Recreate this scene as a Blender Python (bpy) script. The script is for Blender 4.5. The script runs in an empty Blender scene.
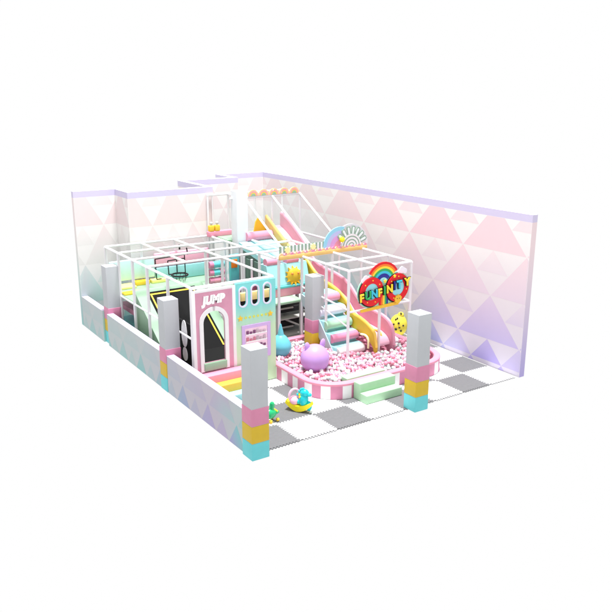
import bpy, bmesh, math, random
from mathutils import Vector, Matrix
random.seed(7)
S = bpy.context.scene
COL = S.collection
PI = math.pi

# ------------------------------------------------------------------ materials
def lin(c):
    return tuple(((x/255)/12.92 if x/255 <= .04045 else ((x/255+.055)/1.055)**2.4) for x in c)

MATS = {}
def mat(name, rgb, rough=.5, var=.04, scale=6.0, bump=.0, metal=0.0, coat=0.0):
    """rgb is an sRGB paint colour; a soft noise varies it a little, as real foam vinyl does"""
    if name in MATS: return MATS[name]
    m = bpy.data.materials.new(name); m.use_nodes = True
    nt = m.node_tree; b = nt.nodes['Principled BSDF']
    tc = nt.nodes.new('ShaderNodeTexCoord')
    nz = nt.nodes.new('ShaderNodeTexNoise'); nz.inputs['Scale'].default_value = scale; nz.inputs['Detail'].default_value = 4
    nt.links.new(tc.outputs['Object'], nz.inputs['Vector'])
    rp = nt.nodes.new('ShaderNodeValToRGB')
    L = lin(rgb)
    rp.color_ramp.elements[0].position = .3; rp.color_ramp.elements[1].position = .7
    rp.color_ramp.elements[0].color = tuple(max(0, x*(1-var)) for x in L)+(1,)
    rp.color_ramp.elements[1].color = tuple(min(1, x*(1+var)) for x in L)+(1,)
    nt.links.new(nz.outputs['Fac'], rp.inputs['Fac'])
    nt.links.new(rp.outputs['Color'], b.inputs['Base Color'])
    b.inputs['Roughness'].default_value = rough
    b.inputs['Metallic'].default_value = metal
    b.inputs['Specular IOR Level'].default_value = .3
    b.inputs['Coat Weight'].default_value = coat
    if bump:
        bp = nt.nodes.new('ShaderNodeBump'); bp.inputs['Strength'].default_value = bump; bp.inputs['Distance'].default_value = .01
        n2 = nt.nodes.new('ShaderNodeTexNoise'); n2.inputs['Scale'].default_value = 60
        nt.links.new(tc.outputs['Object'], n2.inputs['Vector'])
        nt.links.new(n2.outputs['Fac'], bp.inputs['Height']); nt.links.new(bp.outputs['Normal'], b.inputs['Normal'])
    MATS[name] = m
    return m

def paint_mat():
    m = bpy.data.materials.new('printed_mural'); m.use_nodes = True
    nt = m.node_tree; b = nt.nodes['Principled BSDF']
    a = nt.nodes.new('ShaderNodeVertexColor'); a.layer_name = 'paint'
    nz = nt.nodes.new('ShaderNodeTexNoise'); nz.inputs['Scale'].default_value = 3
    tc = nt.nodes.new('ShaderNodeTexCoord'); nt.links.new(tc.outputs['Object'], nz.inputs['Vector'])
    mr = nt.nodes.new('ShaderNodeMapRange'); mr.inputs['To Min'].default_value = .84; mr.inputs['To Max'].default_value = .87
    nt.links.new(nz.outputs['Fac'], mr.inputs['Value'])
    mx = nt.nodes.new('ShaderNodeMix'); mx.data_type = 'RGBA'; mx.blend_type = 'MULTIPLY'; mx.inputs['Factor'].default_value = 1
    nt.links.new(a.outputs['Color'], mx.inputs[6]); nt.links.new(mr.outputs['Result'], mx.inputs[7])
    nt.links.new(mx.outputs[2], b.inputs['Base Color'])
    b.inputs['Roughness'].default_value = .6; b.inputs['Specular IOR Level'].default_value = .2
    return m

def net_mat(name, cover):
    m = bpy.data.materials.new(name); m.use_nodes = True
    nt = m.node_tree; b = nt.nodes['Principled BSDF']; out = nt.nodes['Material Output']
    b.inputs['Base Color'].default_value = lin((160, 164, 166))+(1,)
    b.inputs['Roughness'].default_value = .8
    t = nt.nodes.new('ShaderNodeBsdfTransparent')
    mix = nt.nodes.new('ShaderNodeMixShader')
    mix.inputs[0].default_value = cover   # share of the view the fine cords cover
    nt.links.new(t.outputs[0], mix.inputs[1]); nt.links.new(b.outputs[0], mix.inputs[2])
    nt.links.new(mix.outputs[0], out.inputs['Surface'])
    return m

PILLAR = mat('pillar_grey_plaster', (182, 185, 189), .7, .02, 3)
PINK = mat('pink_vinyl', (206, 132, 162), .5, .03)
YEL = mat('yellow_vinyl', (206, 174, 46), .5, .03)
CYAN = mat('cyan_vinyl', (104, 200, 206), .5, .03)
LPINK = mat('light_pink_vinyl', (228, 148, 172), .45, .03)
LCYAN = mat('pale_cyan_vinyl', (158, 216, 219), .45, .03)
MINT = mat('mint_vinyl', (164, 206, 176), .5, .03)
LMINT = mat('pale_mint_vinyl', (146, 180, 151), .5, .03)
SMINT = mat('step_mint_foam', (166, 203, 168), .5, .03)
WHITE = mat('white_vinyl', (236, 234, 236), .5, .02)
TUBE = mat('white_padded_tube', (232, 230, 234), .5, .02)
LILAC = mat('lilac_vinyl', (206, 176, 226), .5, .02)
BLACK = mat('black_jump_mat', (8, 8, 9), .9, .15, 20, .2)
BYEL = mat('yellow_edge_tape', (238, 206, 60), .5, .03)
GREY = mat('grey_foam_mat', (108, 108, 110), .8, .05, 12, .3)
FWHITE = mat('white_foam_mat', (232, 232, 234), .7, .015, 12, .15)
STEEL = mat('grey_steel', (190, 188, 184), .5, .05)
DARK = mat('dark_rubber', (40, 40, 42), .8, .1)
BALLP = mat('pink_ball_plastic', (226, 150, 172), .35, .08, 2)
BALLW = mat('white_ball_plastic', (222, 216, 222), .35, .03, 2)
BALLG = mat('grey_ball_plastic', (190, 200, 198), .35, .05, 2)
RED = mat('red_sign_board', (226, 28, 38), .45, .03)
ORANGE = mat('orange_sign_board', (246, 130, 40), .45, .03)
SYEL = mat('yellow_sign_board', (252, 222, 60), .45, .03)
GREEN = mat('green_sign_board', (52, 176, 96), .45, .03)
SCYAN = mat('cyan_sign_board', (64, 196, 222), .45, .03)
BLUE = mat('blue_sign_board', (40, 50, 150), .45, .03)
SKYB = mat('pale_blue_sign_board', (160, 230, 240), .45, .03)
INK = mat('black_outline', (24, 22, 26), .5, .03)
GOLD = mat('gold_foam', (240, 196, 60), .5, .04)
SAGE = mat('sage_green_board', (146, 172, 156), .5, .05)
PEACH = mat('peach_board', (246, 196, 150), .5, .03)
TEAL = mat('teal_vinyl', (108, 190, 196), .5, .04)
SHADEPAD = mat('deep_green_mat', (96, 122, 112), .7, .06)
TOYTEAL = mat('teal_toy_plastic', (20, 196, 206), .3, .03, coat=.3)
TOYYEL = mat('yellow_toy_plastic', (244, 226, 30), .3, .03, coat=.3)
TOYGRN = mat('green_toy_plastic', (30, 176, 110), .3, .03, coat=.3)
TOYPINK = mat('pale_pink_toy_plastic', (246, 190, 214), .3, .03, coat=.3)
FROST = mat('frosted_white_board', (232, 240, 240), .4, .02)
MURAL = paint_mat()
NET = net_mat('safety_net_cord', .07); NET2 = net_mat('dense_net_cord', .14)

# ------------------------------------------------------------------ mesh builder
class B:
    def __init__(s): s.v = []; s.f = []; s.m = []; s.mats = []; s.c = None
    def mi(s, m):
        if m not in s.mats: s.mats.append(m)
        return s.mats.index(m)
    def add(s, vs, fs, m):
        o = len(s.v); s.v += [tuple(v) for v in vs]; k = s.mi(m)
        for f in fs: s.f.append([i+o for i in f]); s.m.append(k)
        return s
    def box(s, x0, x1, y0, y1, z0, z1, m, bev=0.0):
        if bev:
            bm = bmesh.new(); bmesh.ops.create_cube(bm, size=1)
            for v in bm.verts:
                v.co = Vector(((x0+x1)/2+v.co.x*(x1-x0), (y0+y1)/2+v.co.y*(y1-y0), (z0+z1)/2+v.co.z*(z1-z0)))
            bmesh.ops.bevel(bm, geom=bm.edges[:], offset=bev, segments=3, profile=.5, affect='EDGES')
            bm.verts.index_update()
            s.add([v.co[:] for v in bm.verts], [[v.index for v in f.verts] for f in bm.faces], m); bm.free()
            return s
        vs = [(x, y, z) for x in (x0, x1) for y in (y0, y1) for z in (z0, z1)]
        return s.add(vs, [(0,1,3,2),(4,6,7,5),(0,4,5,1),(2,3,7,6),(0,2,6,4),(1,5,7,3)], m)
    def tube(s, pts, r, m, n=10, caps=True):
        """round bar along a list of points"""
        pts = [Vector(p) for p in pts]; rings = []
        rr = r if isinstance(r, (list, tuple)) else [r]*len(pts)
        up = None
        for i, p in enumerate(pts):
            d = (pts[min(i+1, len(pts)-1)]-pts[max(i-1, 0)]).normalized()
            if up is None:
                up = Vector((0,0,1)) if abs(d.z) < .9 else Vector((1,0,0))
            a = d.cross(up).normalized(); b = a.cross(d).normalized(); up = b
            rings.append([p+(a*math.cos(t*2*PI/n)+b*math.sin(t*2*PI/n))*rr[i] for t in range(n)])
        vs = [v for g in rings for v in g]; fs = []
        for i in range(len(pts)-1):
            for t in range(n):
                fs.append((i*n+t, (i+1)*n+t, (i+1)*n+(t+1)%n, i*n+(t+1)%n))
        if caps: fs.append(tuple(range(n))); fs.append(tuple((len(pts)-1)*n+t for t in reversed(range(n))))
        return s.add(vs, fs, m)
    def prism(s, poly, axis, a, b, m, mside=None):
        """poly = 2D outline; axis 'y': (x,z) outline between y=a and y=b, 'x': (y,z), 'z': (x,y)"""
        def P(u, w, t): return {'y': (u, t, w), 'x': (t, u, w), 'z': (u, w, t)}[axis]
        n = len(poly)
        vs = [P(u, w, a) for u, w in poly]+[P(u, w, b) for u, w in poly]
        s.add(vs, [tuple(range(n)), tuple(reversed(range(n, 2*n)))], m)
        s.add(vs, [(i, i+n, (i+1)%n+n, (i+1)%n) for i in range(n)], mside or m)
        return s
    def ring(s, cx, cz, r0, r1, y0, y1, a0, a1, m, n=32, sx=1.0):
        out = [(cx+sx*r1*math.cos(a0+(a1-a0)*i/n), cz+r1*math.sin(a0+(a1-a0)*i/n)) for i in range(n+1)]
        inn = [(cx+sx*r0*math.cos(a0+(a1-a0)*i/n), cz+r0*math.sin(a0+(a1-a0)*i/n)) for i in range(n+1)]
        for i in range(n):
            q = [out[i], out[i+1], inn[i+1], inn[i]]
            vs = [(u, y0, w) for u, w in q]+[(u, y1, w) for u, w in q]
            s.add(vs, [(0,1,2,3),(7,6,5,4),(0,4,5,1),(2,6,7,3)], m)
        for i in (0, n):
            vs = [(out[i][0], y0, out[i][1]), (out[i][0], y1, out[i][1]), (inn[i][0], y1, inn[i][1]), (inn[i][0], y0, inn[i][1])]
            if abs(a1-a0) < 6.2: s.add(vs, [(0,1,2,3)], m)
        return s
    def ball(s, c, r, m, seg=24, rings=14, sc=(1,1,1), rot=None, shape=None):
        vs = []; fs = []
        for i in range(rings+1):
            th = PI*i/rings
            for j in range(seg):
                ph = 2*PI*j/seg
                p = Vector((math.sin(th)*math.cos(ph), math.sin(th)*math.sin(ph), math.cos(th)))
                if shape: p = shape(p)
                p = Vector((p.x*sc[0], p.y*sc[1], p.z*sc[2]))*r
                if rot: p = rot @ p
                vs.append(p+Vector(c))
        for i in range(rings):
            for j in range(seg):
                fs.append((i*seg+j, (i+1)*seg+j, (i+1)*seg+(j+1)%seg, i*seg+(j+1)%seg))
        return s.add(vs, fs, m)
    def disc(s, cx, cz, r, y0, y1, m, n=28, sx=1.0):
        return s.prism([(cx+sx*r*math.cos(2*PI*i/n), cz+r*math.sin(2*PI*i/n)) for i in range(n)], 'y', y0, y1, m)
    def build(s, name, parent=None, origin=(0,0,0), smooth=True, weld=True):
        me = bpy.data.meshes.new(name)
        o = Vector(origin)
        me.from_pydata([Vector(v)-o for v in s.v], [], s.f)
        for m in s.mats: me.materials.append(m)
        me.polygons.foreach_set('material_index', s.m)
        if s.c:
            ca = me.color_attributes.new('paint', 'FLOAT_COLOR', 'CORNER')
            k = 0
            for fi, f in enumerate(s.f):
                for vi in range(len(f)):
                    ca.data[k].color = s.c[fi][vi]+(1,); k += 1
        else:
            bm = bmesh.new(); bm.from_mesh(me)
            if weld: bmesh.ops.remove_doubles(bm, verts=bm.verts, dist=1e-5)
            bmesh.ops.recalc_face_normals(bm, faces=bm.faces)
            bm.to_mesh(me); bm.free()
        me.validate()
        if smooth:
            me.polygons.foreach_set('use_smooth', [True]*len(me.polygons))
            me.set_sharp_from_angle(angle=math.radians(35))
        ob = bpy.data.objects.new(name, me); COL.objects.link(ob)
        if parent:
            ob.parent = parent
        else:
            ob.location = o
        return ob

def setp(o, label=None, cat=None, group=None, kind=None):
    if label: o['label'] = label
    if cat: o['category'] = cat
    if group: o['group'] = group
    if kind: o['kind'] = kind
    return o

class Thing:
    def __init__(s, name, loc, label, cat, group=None):
        s.o = bpy.data.objects.new(name, None); COL.objects.link(s.o)
        s.loc = Vector(loc); s.o.location = s.loc; s.o.empty_display_size = .1
        setp(s.o, label, cat, group)
    def part(s, name, b, parent=None, label=None, smooth=True):
        ob = b.build(name, parent or s.o, s.loc, smooth)
        if label: ob['label'] = label
        return ob

def solo(name, b, loc, label, cat, group=None, smooth=True):
    ob = b.build(name, None, loc, smooth); return setp(ob, label, cat, group)

def copy_tree(root, loc, label=None):
    r = root.copy(); COL.objects.link(r); r.location = loc
    if label: r['label'] = label
    for ch in list(root.children):
        c = ch.copy(); COL.objects.link(c); c.parent = r
        for g in list(ch.children):
            d = g.copy(); COL.objects.link(d); d.parent = c
    return r

def text_mesh(txt, ox, oz, y, size, depth, m, width=None, shear=0.0, rise=0.0, off=.0, rot=0.0):
    """lettering standing in the XZ plane, facing -Y; returns a builder"""
    cu = bpy.data.curves.new('lettering', 'FONT'); cu.body = txt; cu.size = size; cu.extrude = depth/2
    cu.offset = off; cu.shear = shear; cu.align_x = 'CENTER'; cu.resolution_u = 4
    ob = bpy.data.objects.new('lettering', cu); COL.objects.link(ob)
    dg = bpy.context.evaluated_depsgraph_get(); dg.update()
    me = bpy.data.meshes.new_from_object(ob.evaluated_get(dg))
    xs = [v.co.x for v in me.vertices]; w = max(xs)-min(xs); cx = (max(xs)+min(xs))/2
    k = (width/w) if width else 1
    b = B(); cr, sr = math.cos(rot), math.sin(rot)
    vs = []
    for v in me.vertices:
        X = (v.co.x-cx)*k; Z = v.co.y
        X, Z = X*cr-Z*sr, X*sr+Z*cr
        vs.append((ox+X, y-v.co.z, oz+Z+rise*X))
    b.add(vs, [list(p.vertices) for p in me.polygons], m)
    bpy.data.objects.remove(ob); bpy.data.meshes.remove(me); bpy.data.curves.remove(cu)
    return b

# ------------------------------------------------------------------ floor of interlocking foam mats
def tooth(k, t, amp=.028, n=11):
    """offset of the shared jigsaw edge number k at parameter t in 0..1"""
    ph = (t*n) % 1.0
    return amp if ph < .5 else -amp
def edge_pts(i0, j0, vertical, n=11, amp=.028):
    pts = []
    for k in range(n*2):
        t0 = .045+.91*(k+.12)/(n*2); t1 = .045+.91*(k+.88)/(n*2); a = amp if k % 2 == 0 else -amp
        pts += [(t0, a), (t1, a)]
    pts = [(0, 0)]+pts[0:]+[(1, 0)]
    if vertical: return [(i0+a, j0+t) for t, a in pts]
    return [(i0+t, j0+a) for t, a in pts]
fb = B()
X0 = -1.12
for i in range(-1, 7):
    for j in range(0, 13):
        if i < 3 and j > 9 or j > 11: continue
        col = GREY if (i+j) % 2 else FWHITE
        bot = edge_pts(i, j, False); top = edge_pts(i, j+1, False)
        lef = edge_pts(i, j, True); rig = edge_pts(i+1, j, True)
        if i == -1: lef = [(X0, j), (X0, j+1)]; bot = [(X0, j)]+bot[1:]; top = [(X0, j+1)]+top[1:]
        if i == 6: rig = [(7.0, j), (7.0, j+1)]; rig = [(7.0, j), (7.0, j+1)]
        poly = bot[:-1]+rig[:-1]+list(reversed(top))[:-1]+list(reversed(lef))[:-1]
        n = len(poly)
        fb.add([(x, y, 0) for x, y in poly], [tuple(range(n))], col)
        if j == 0:
            fb.add([(x, y, 0) for x, y in bot]+[(x, y, -.022) for x, y in bot], [(k, k+1, k+1+len(bot), k+len(bot)) for k in range(len(bot)-1)], mat('mat_edge_shade', (140, 140, 143), .8))  # front tooth sides painted grey: their shade is put into the colour
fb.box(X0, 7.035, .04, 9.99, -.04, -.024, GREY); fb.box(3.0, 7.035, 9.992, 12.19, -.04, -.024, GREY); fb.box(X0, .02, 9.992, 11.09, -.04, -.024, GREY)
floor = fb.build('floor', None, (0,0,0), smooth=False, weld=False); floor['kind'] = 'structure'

# ------------------------------------------------------------------ printed walls
def mix(a, b, t): t = max(0, min(1, t)); return tuple(a[i]*(1-t)+b[i]*t for i in range(3))
BAND = (222, 214, 242)
def hue_t(x, y): return max(0.0, min(1.0, (y-1.5)/6.5))
def bg(x, y, z):
    t = hue_t(x, y)
    if x < -1.32 and z < 1.01 and y < .7: return (192, 206, 206)
    if x < -1.32 and z < 1.01 and y < 11.2: return mix((200, 192, 206), (198, 206, 208), t*1.3)
    top = (253, 249, 247); mid = mix((236, 228, 233), (243, 242, 239), t); low = mix((214, 208, 224), (222, 232, 232), t)
    return mix(low, mid, z/2.1) if z < 2.1 else mix(mid, top, (z-2.1)/1.6)
def fg(x, y, z):
    t = hue_t(x, y)
    top = mix((250, 222, 228), (245, 227, 228), max(0, (y-6)/4)); mid = mix((232, 214, 230), (224, 224, 226), t*1.2)
    low = mix((196, 184, 230), (194, 202, 226), t*2) if t < .5 else mix((194, 202, 226), (172, 226, 218), (t-.5)*2)
    bot = mix((176, 164, 230), (150, 218, 212), t)
    if x < -1.32 and z < 1.01 and y < 11.2: low = mix((180, 166, 204), (186, 200, 204), t*1.3); bot = mix((172, 160, 214), (136, 202, 200), t*1.5)
    if x < -1.32 and z < 1.01 and y < .7: return (134, 202, 206)
    if z > 3.3: return top
    if z > 2.04:
        far = max(0, min(1, (y-6)/3.5)); return mix(mix(mid, (230, 229, 226), far), top, (z-2.04)/(3.0+5*far))
    if z > .77: return mix(low, mid, (z-.77)/1.5)
    return mix(bot, low, z/1.0)
def clip(poly, f):
    out = []
    for i in range(len(poly)):
        a, b = poly[i], poly[(i+1) % len(poly)]
        fa, fb_ = f(a), f(b)
        if fa >= 0: out.append(a)
        if (fa >= 0) != (fb_ >= 0):
            t = fa/(fa-fb_); out.append((a[0]+(b[0]-a[0])*t, a[1]+(b[1]-a[1])*t))
    return out
class WallB(B):
    def __init__(s): super().__init__(); s.c = []
    def face(s, pts, cols):
        s.add(pts, [tuple(range(len(pts)))], MURAL); s.c.append([lin(c) for c in cols])
def mural(w, P, u0, u1, H, normal_off, phase=0.0, small=False, sw=2.29):
    """print triangles on one vertical face; P(u, z, off) gives the point, u along the wall"""
    band = .2 if not small else 0
    step = .35
    rows = [0, .14, .77, 1.4, 2.04, 2.7, 3.31, 3.9, H-band] if not small else [0, .5, H]
    rows = [r for r in rows if r < H-band-1e-3]+[H-band]
    nu = max(1, int(abs(u1-u0)/1.2)); us = [u0+(u1-u0)*k/nu for k in range(nu+1)]
    def Q(pl, off, cf):
        pts = [P(u, z, off) for u, z in pl]
        w.face(pts, [cf(p[0], p[1], p[2]) for p in pts])
    for r0, r1 in zip(rows, rows[1:]):
        for a, b in zip(us, us[1:]): Q([(a, r0), (b, r0), (b, r1), (a, r1)], 0, bg)
    if band: Q([(u0, H-band), (u1, H-band), (u1, H), (u0, H)], 0, lambda x, y, z: BAND)
    lo, hi = min(u0, u1), max(u0, u1)
    def tri(c, z0, half, h, strength):
        pl = [(c-half, z0), (c+half, z0), (c, z0+h)]
        for f in (lambda p: p[0]-lo-.01, lambda p: hi-.01-p[0], lambda p: p[1]-.004, lambda p: H-band-.004-p[1]):
            if len(pl) >= 3: pl = clip(pl, f)
        if len(pl) >= 3: Q(pl, .0006*normal_off, lambda x, y, z: mix(bg(x, y, z), fg(x, y, z+.01), strength*(1-.2*max(0, min(1, (y-4)/4)))))
    k0 = int(math.floor((lo-phase)/sw))-2; k1 = int(math.ceil((hi-phase)/sw))+2
    q_ = sw/2.29
    if small:
        for k in range(k0*2, k1*2+1):
            tri(phase+k*1.38, 0, .36, .52, .85 if k % 2 == 0 else .65)
            tri(phase+k*1.38+.69, 0, .3, .42, .35)
            tri(phase+k*1.38+.69, .52, .62, .9, .3)
        return
    for k in range(k0, k1+1):
        b = phase+k*sw; h_ = sw/2
        tri(b+h_, 3.31, 1.13*q_, 1.26, .95)          # top row
        tri(b, 3.945, .56*q_, .63, .6)
        tri(b, 2.04, 1.13*q_, 1.26, .8)              # second row
        tri(b+h_, 2.675, .56*q_, .63, .4)
        tri(b+h_, .77, 1.13*q_, 1.26, .9)            # third row
        tri(b, 1.405, .56*q_, .63, .45)
        tri(b+h_, .135, .57*q_, .63, .95)            # bottom row of small ones
        tri(b, .135, .57*q_, .63, .55)
        tri(b+h_/2, -.5, .57*q_, .63, .75); tri(b+h_*1.5, -.5, .57*q_, .63, .75)

def wall_poly(name, inner, outer, H, label, mats_small=False, phases=None, sw=2.29):
    """a wall from inner and outer plan polylines of the same length, printed on both sides"""
    w = WallB(); n = len(inner)
    for side, pl, sg in ((0, inner, 1), (1, outer, -1)):
        for i in range(n-1):
            a, b = Vector(pl[i]), Vector(pl[i+1]); L = (b-a).length; d = (b-a)/L
            nrm = Vector((d.y, -d.x))*sg         # inner side lies to the right of the walk
            alongy = abs(d.y) > .5
            u0 = a.y if alongy else a.x; u1 = b.y if alongy else b.x
            def P(u, z, off, a=a, d=d, nrm=nrm, alongy=alongy):
                s_ = (u-a.y)/d.y if alongy else (u-a.x)/d.x
                q = a+d*s_+nrm*off; return (q.x, q.y, z)
            ph = phases[i] if phases else (-.02 if alongy else -.05)
            mural(w, P, u0, u1, H, 1, ph, mats_small, sw)
    top = BAND if not mats_small else (232, 224, 246)
    for i in range(n-1):
        q = [inner[i], inner[i+1], outer[i+1], outer[i]]
        w.face([(x, y, H) for x, y in q], [(206, 198, 222) if mats_small else (240, 238, 246)]*4)
        w.face([(x, y, 0) for x, y in reversed(q)], [(180, 180, 190)]*4)
    for i in (0, n-1):
        (x0, y0), (x1, y1) = inner[i], outer[i]
        hs = [0, .6, 1.5, 2.6, 3.6, H-.2, H] if not mats_small else [0, H]
        for a, b in zip(hs, hs[1:]):
            if b == H and not mats_small: cs = [BAND]*4
            else: cs = [mix(bg(x0, y0, a), fg(x0, y0, a), .75)]*2+[mix(bg(x0, y0, b), fg(x0, y0, b), .75)]*2
            w.face([(x0, y0, a), (x1, y1, a), (x1, y1, b), (x0, y0, b)], cs)
    ob = w.build(name, None, (0,0,0), smooth=False)
    return setp(ob, label, 'wall')
TW = 4.43
wall_poly('right_wall', [(7.04, 13.5), (7.04, -.1)], [(7.23, 13.69), (7.23, -.1)], TW,
          'tall pastel wall printed with pink and lavender triangles on the right side of the room')
wall_poly('back_wall', [(-1.33, 11.1), (.03, 11.1), (.03, 9.97), (3.02, 9.97), (3.02, 12.2), (5.2, 12.2), (5.2, 13.5), (7.03, 13.5)],
          [(-1.33, 11.29), (.22, 11.29), (.22, 10.16), (2.83, 10.16), (2.83, 12.39), (5.01, 12.39), (5.01, 13.69), (7.03, 13.69)], TW,
          'tall stepped back wall with pale pink, grey and mint triangles under a lavender band', phases=[-.41, 0, .82, 0, .3, 0, .4], sw=1.42)
gl = 'low wall pieces between the left pillars'
for y0, y1, lab in ((.12, 4.15, 'low lavender triangle wall in front, between the nearest pillar and the next one'),
                    (4.57, 8.63, 'low pale grey wall with a mint triangle, middle piece of the left side'),
                    (9.05, 11.09, 'short low wall behind the farthest left pillar, under the tall back wall')):
    o = wall_poly('low_wall', [(-1.13, y0), (-1.13, y1)], [(-1.33, y0), (-1.33, y1)], 1.0, lab, True, [.47])
    o['group'] = gl

# ------------------------------------------------------------------ pillars
def make_pillar(loc, H, label):
    t = Thing('pillar', loc, label, 'pillar', 'square pillars with pink, yellow and cyan bases')
    x, y, z = loc; s = .42; b = .387
    t.part('pillar_body', B().box(x+.008, x+s-.008, y+.008, y+s-.008, z, z+H, PILLAR, .01))
    for k, (m, nm) in enumerate(((CYAN, 'cyan'), (YEL, 'yellow'), (PINK, 'pink'))):
        t.part('base_pad', B().box(x, x+s, y, y+s, z+k*b+.002, z+(k+1)*b-.002, m, .012), label=nm+' padded band of the pillar')
    return t
p0 = make_pillar((-1.39, -.3, 0), 2.44, 'grey pillar nearest the viewer at the front end of the low wall')
copy_tree(p0.o, (3.1, -.3, 0), 'grey pillar standing on the front floor edge right of the green step')
copy_tree(p0.o, (-1.35, 4.15, 0), 'grey pillar halfway along the low wall beside the pink doorway panel')
copy_tree(p0.o, (-1.28, 8.62, 0), 'grey pillar farthest back on the left low wall')
copy_tree(p0.o, (3.17, 4.2, 0), 'grey pillar standing inside the ball pit')
PILLAR = mat('pale_pillar_plaster', (218, 220, 224), .7, .02, 3)
make_pillar((3.08, 8.42, 0), 4.42, 'tall white pillar rising above the frames at the back')

# ------------------------------------------------------------------ jump house frame with facade
R = .036; PR = .044
XA = [-.85, .32, 1.47, 2.72]; YA = [3.55, 6.4, 7.5, 8.65, 9.8]; ZT = 2.82
T = Thing('play_house', (-.85, 3.55, 0), 'white tube frame with pink doorway panel and turquoise window panel on the left', 'play frame')
def rail(t, p, q, r=R, nm='rail', m=TUBE): return t.part(nm, B().tube([p, q], r, m, 10))
posts = [(-.85, 3.58), (-.85, 5.0), (-.85, 6.4), (-.85, 7.5), (-.85, 8.65), (-.85, 9.8), (.32, 9.8), (1.47, 9.8), (2.72, 9.8), (2.72, 8.65), (2.72, 7.5), (1.47, 6.4), (2.72, 6.4), (1.47, 7.5), (1.47, 3.62)]
for x, y in posts: rail(T, (x, y, 0), (x, y, ZT-.01), PR, 'post')
for x, y0 in ((-.85, 3.55), (.32, 6.4), (1.47, 3.55), (2.72, 5.45)): rail(T, (x, y0, ZT), (x, 9.8, ZT))
for y, x1 in ((3.55, 1.47), (6.4, 3.5), (7.5, 4.5), (8.65, 2.72), (9.8, 2.72)): rail(T, (-.85, y, ZT), (x1, y, ZT), R+.004*(y == 3.55))
rail(T, (-.85, 3.6, 1.5), (-.85, 9.8, 1.5), .028)
net = B()
net.add([(-.87, 6.45, .1), (-.87, 9.8, .1), (-.87, 9.8, ZT), (-.87, 6.45, ZT)], [(0,1,2,3)], NET)
net.add([(-.85, 9.83, 1.5), (2.72, 9.83, 1.5), (2.72, 9.83, ZT), (-.85, 9.83, ZT)], [(0,1,2,3)], NET)
T.part('net', net)
# facade: pink door panel
yf = 3.5
def arch_outline(cx, w, z0, zt, n=16):
    """door-shaped loop: up the left side, over the top, down the right"""
    zc = zt-w; pts = [(cx-w, z0)]
    pts += [(cx+w*math.cos(PI-PI*i/n), zc+w*math.sin(PI-PI*i/n)) for i in range(n+1)]
    return pts+[(cx+w, z0)]
dc = -.315
def panel_with_arches(x0, x1, z0, z1, holes, ya, yb, m):
    """flat board with door or slot shaped openings cut through it, built from strips"""
    b = B(); holes = sorted(holes)
    edges = [x0]
    for cx, w, hz0, hz1, rb in holes: edges += [cx-w, cx+w]
    edges.append(x1)
    for k in range(0, len(edges), 2): b.box(edges[k], edges[k+1], ya, yb, z0, z1, m)
    for cx, w, hz0, hz1, rb in holes:
        n = 14
        for i in range(n):
            a0, a1 = PI-PI*i/n, PI-PI*(i+1)/n
            xa, xb = cx+w*math.cos(a0), cx+w*math.cos(a1)
            za, zb = hz1-w+w*math.sin(a0), hz1-w+w*math.sin(a1)
            b.prism([(xa, za), (xb, zb), (xb, z1), (xa, z1)], 'y', ya, yb, m)
            if rb: 
                za, zb = hz0+w-w*math.sin(a0), hz0+w-w*math.sin(a1)
                b.prism([(xa, z0), (xb, z0), (xb, zb), (xa, za)], 'y', ya, yb, m)
        if not rb and hz0 > z0+1e-4: b.box(cx-w, cx+w, ya, yb, z0, hz0, m)
    return b
fp = T.part('door_panel', panel_with_arches(-.80, .225, .02, 2.70, [(dc, .30, .86, 2.2, False)], yf-.03, yf+.01, mat('dusty_pink_board', (214, 152, 176), .5, .03)), smooth=False)
fr = B()
o_ = arch_outline(dc, .40, .66, 2.31); i_ = arch_outline(dc, .30, .64, 2.2)
o_[0] = (dc-.40, .64); o_[-1] = (dc+.40, .64)
for k in range(len(o_)-1):
    fr.prism([o_[k], o_[k+1], i_[k+1], i_[k]], 'y', yf-.07, yf-.031, WHITE)
T.part('door_frame', fr, fp)
T.part('door_sill', B().box(dc-.315, dc+.315, yf-.10, yf-.032, .66, .86, LMINT, .01), fp)
jt = text_mesh('JUMP', dc+.0, 2.40, yf-.05, .27, .02, mat('bright_white_foam', (252, 252, 252), .5, .01), .66, .15, .04, .022)
T.part('lettering', jt, fp)
# trim strips of the facade
tr = B(); tr.box(-.89, -.80, yf-.04, yf+.02, .02, 2.76, WHITE, .008); tr.box(.225, .315, yf-.04, yf+.02, .02, 2.76, WHITE, .008)
tr.box(-.80, .225, yf-.045, yf+.02, 2.70, 2.77, WHITE, .008)
T.part('trim', tr)
# turquoise and green window panel, its colour fades downwards in the print
fade = bpy.data.materials.new('turquoise_to_green_print'); fade.use_nodes = True
nt = fade.node_tree; bs = nt.nodes['Principled BSDF']; tc = nt.nodes.new('ShaderNodeTexCoord'); sp = nt.nodes.new('ShaderNodeSeparateXYZ')
nt.links.new(tc.outputs['Object'], sp.inputs[0]); rp = nt.nodes.new('ShaderNodeValToRGB')
mr = nt.nodes.new('ShaderNodeMapRange'); mr.inputs['From Min'].default_value = 0; mr.inputs['From Max'].default_value = 2.8
nt.links.new(sp.outputs['Z'], mr.inputs['Value']); nt.links.new(mr.outputs['Result'], rp.inputs['Fac'])
e = rp.color_ramp.elements; e[0].position = .55; e[0].color = lin((196, 226, 186))+(1,); e[1].position = .8; e[1].color = lin((128, 216, 214))+(1,)
nt.links.new(rp.outputs['Color'], bs.inputs['Base Color']); bs.inputs['Roughness'].default_value = .5
wp = T.part('window_panel', panel_with_arches(.315, 1.50, .02, 2.79, [(.53, .095, 2.18, 2.66, True), (.88, .095, 2.18, 2.68, True), (1.24, .095, 2.17, 2.69, True)], yf-.03, yf+.01, fade), smooth=False)
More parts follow.
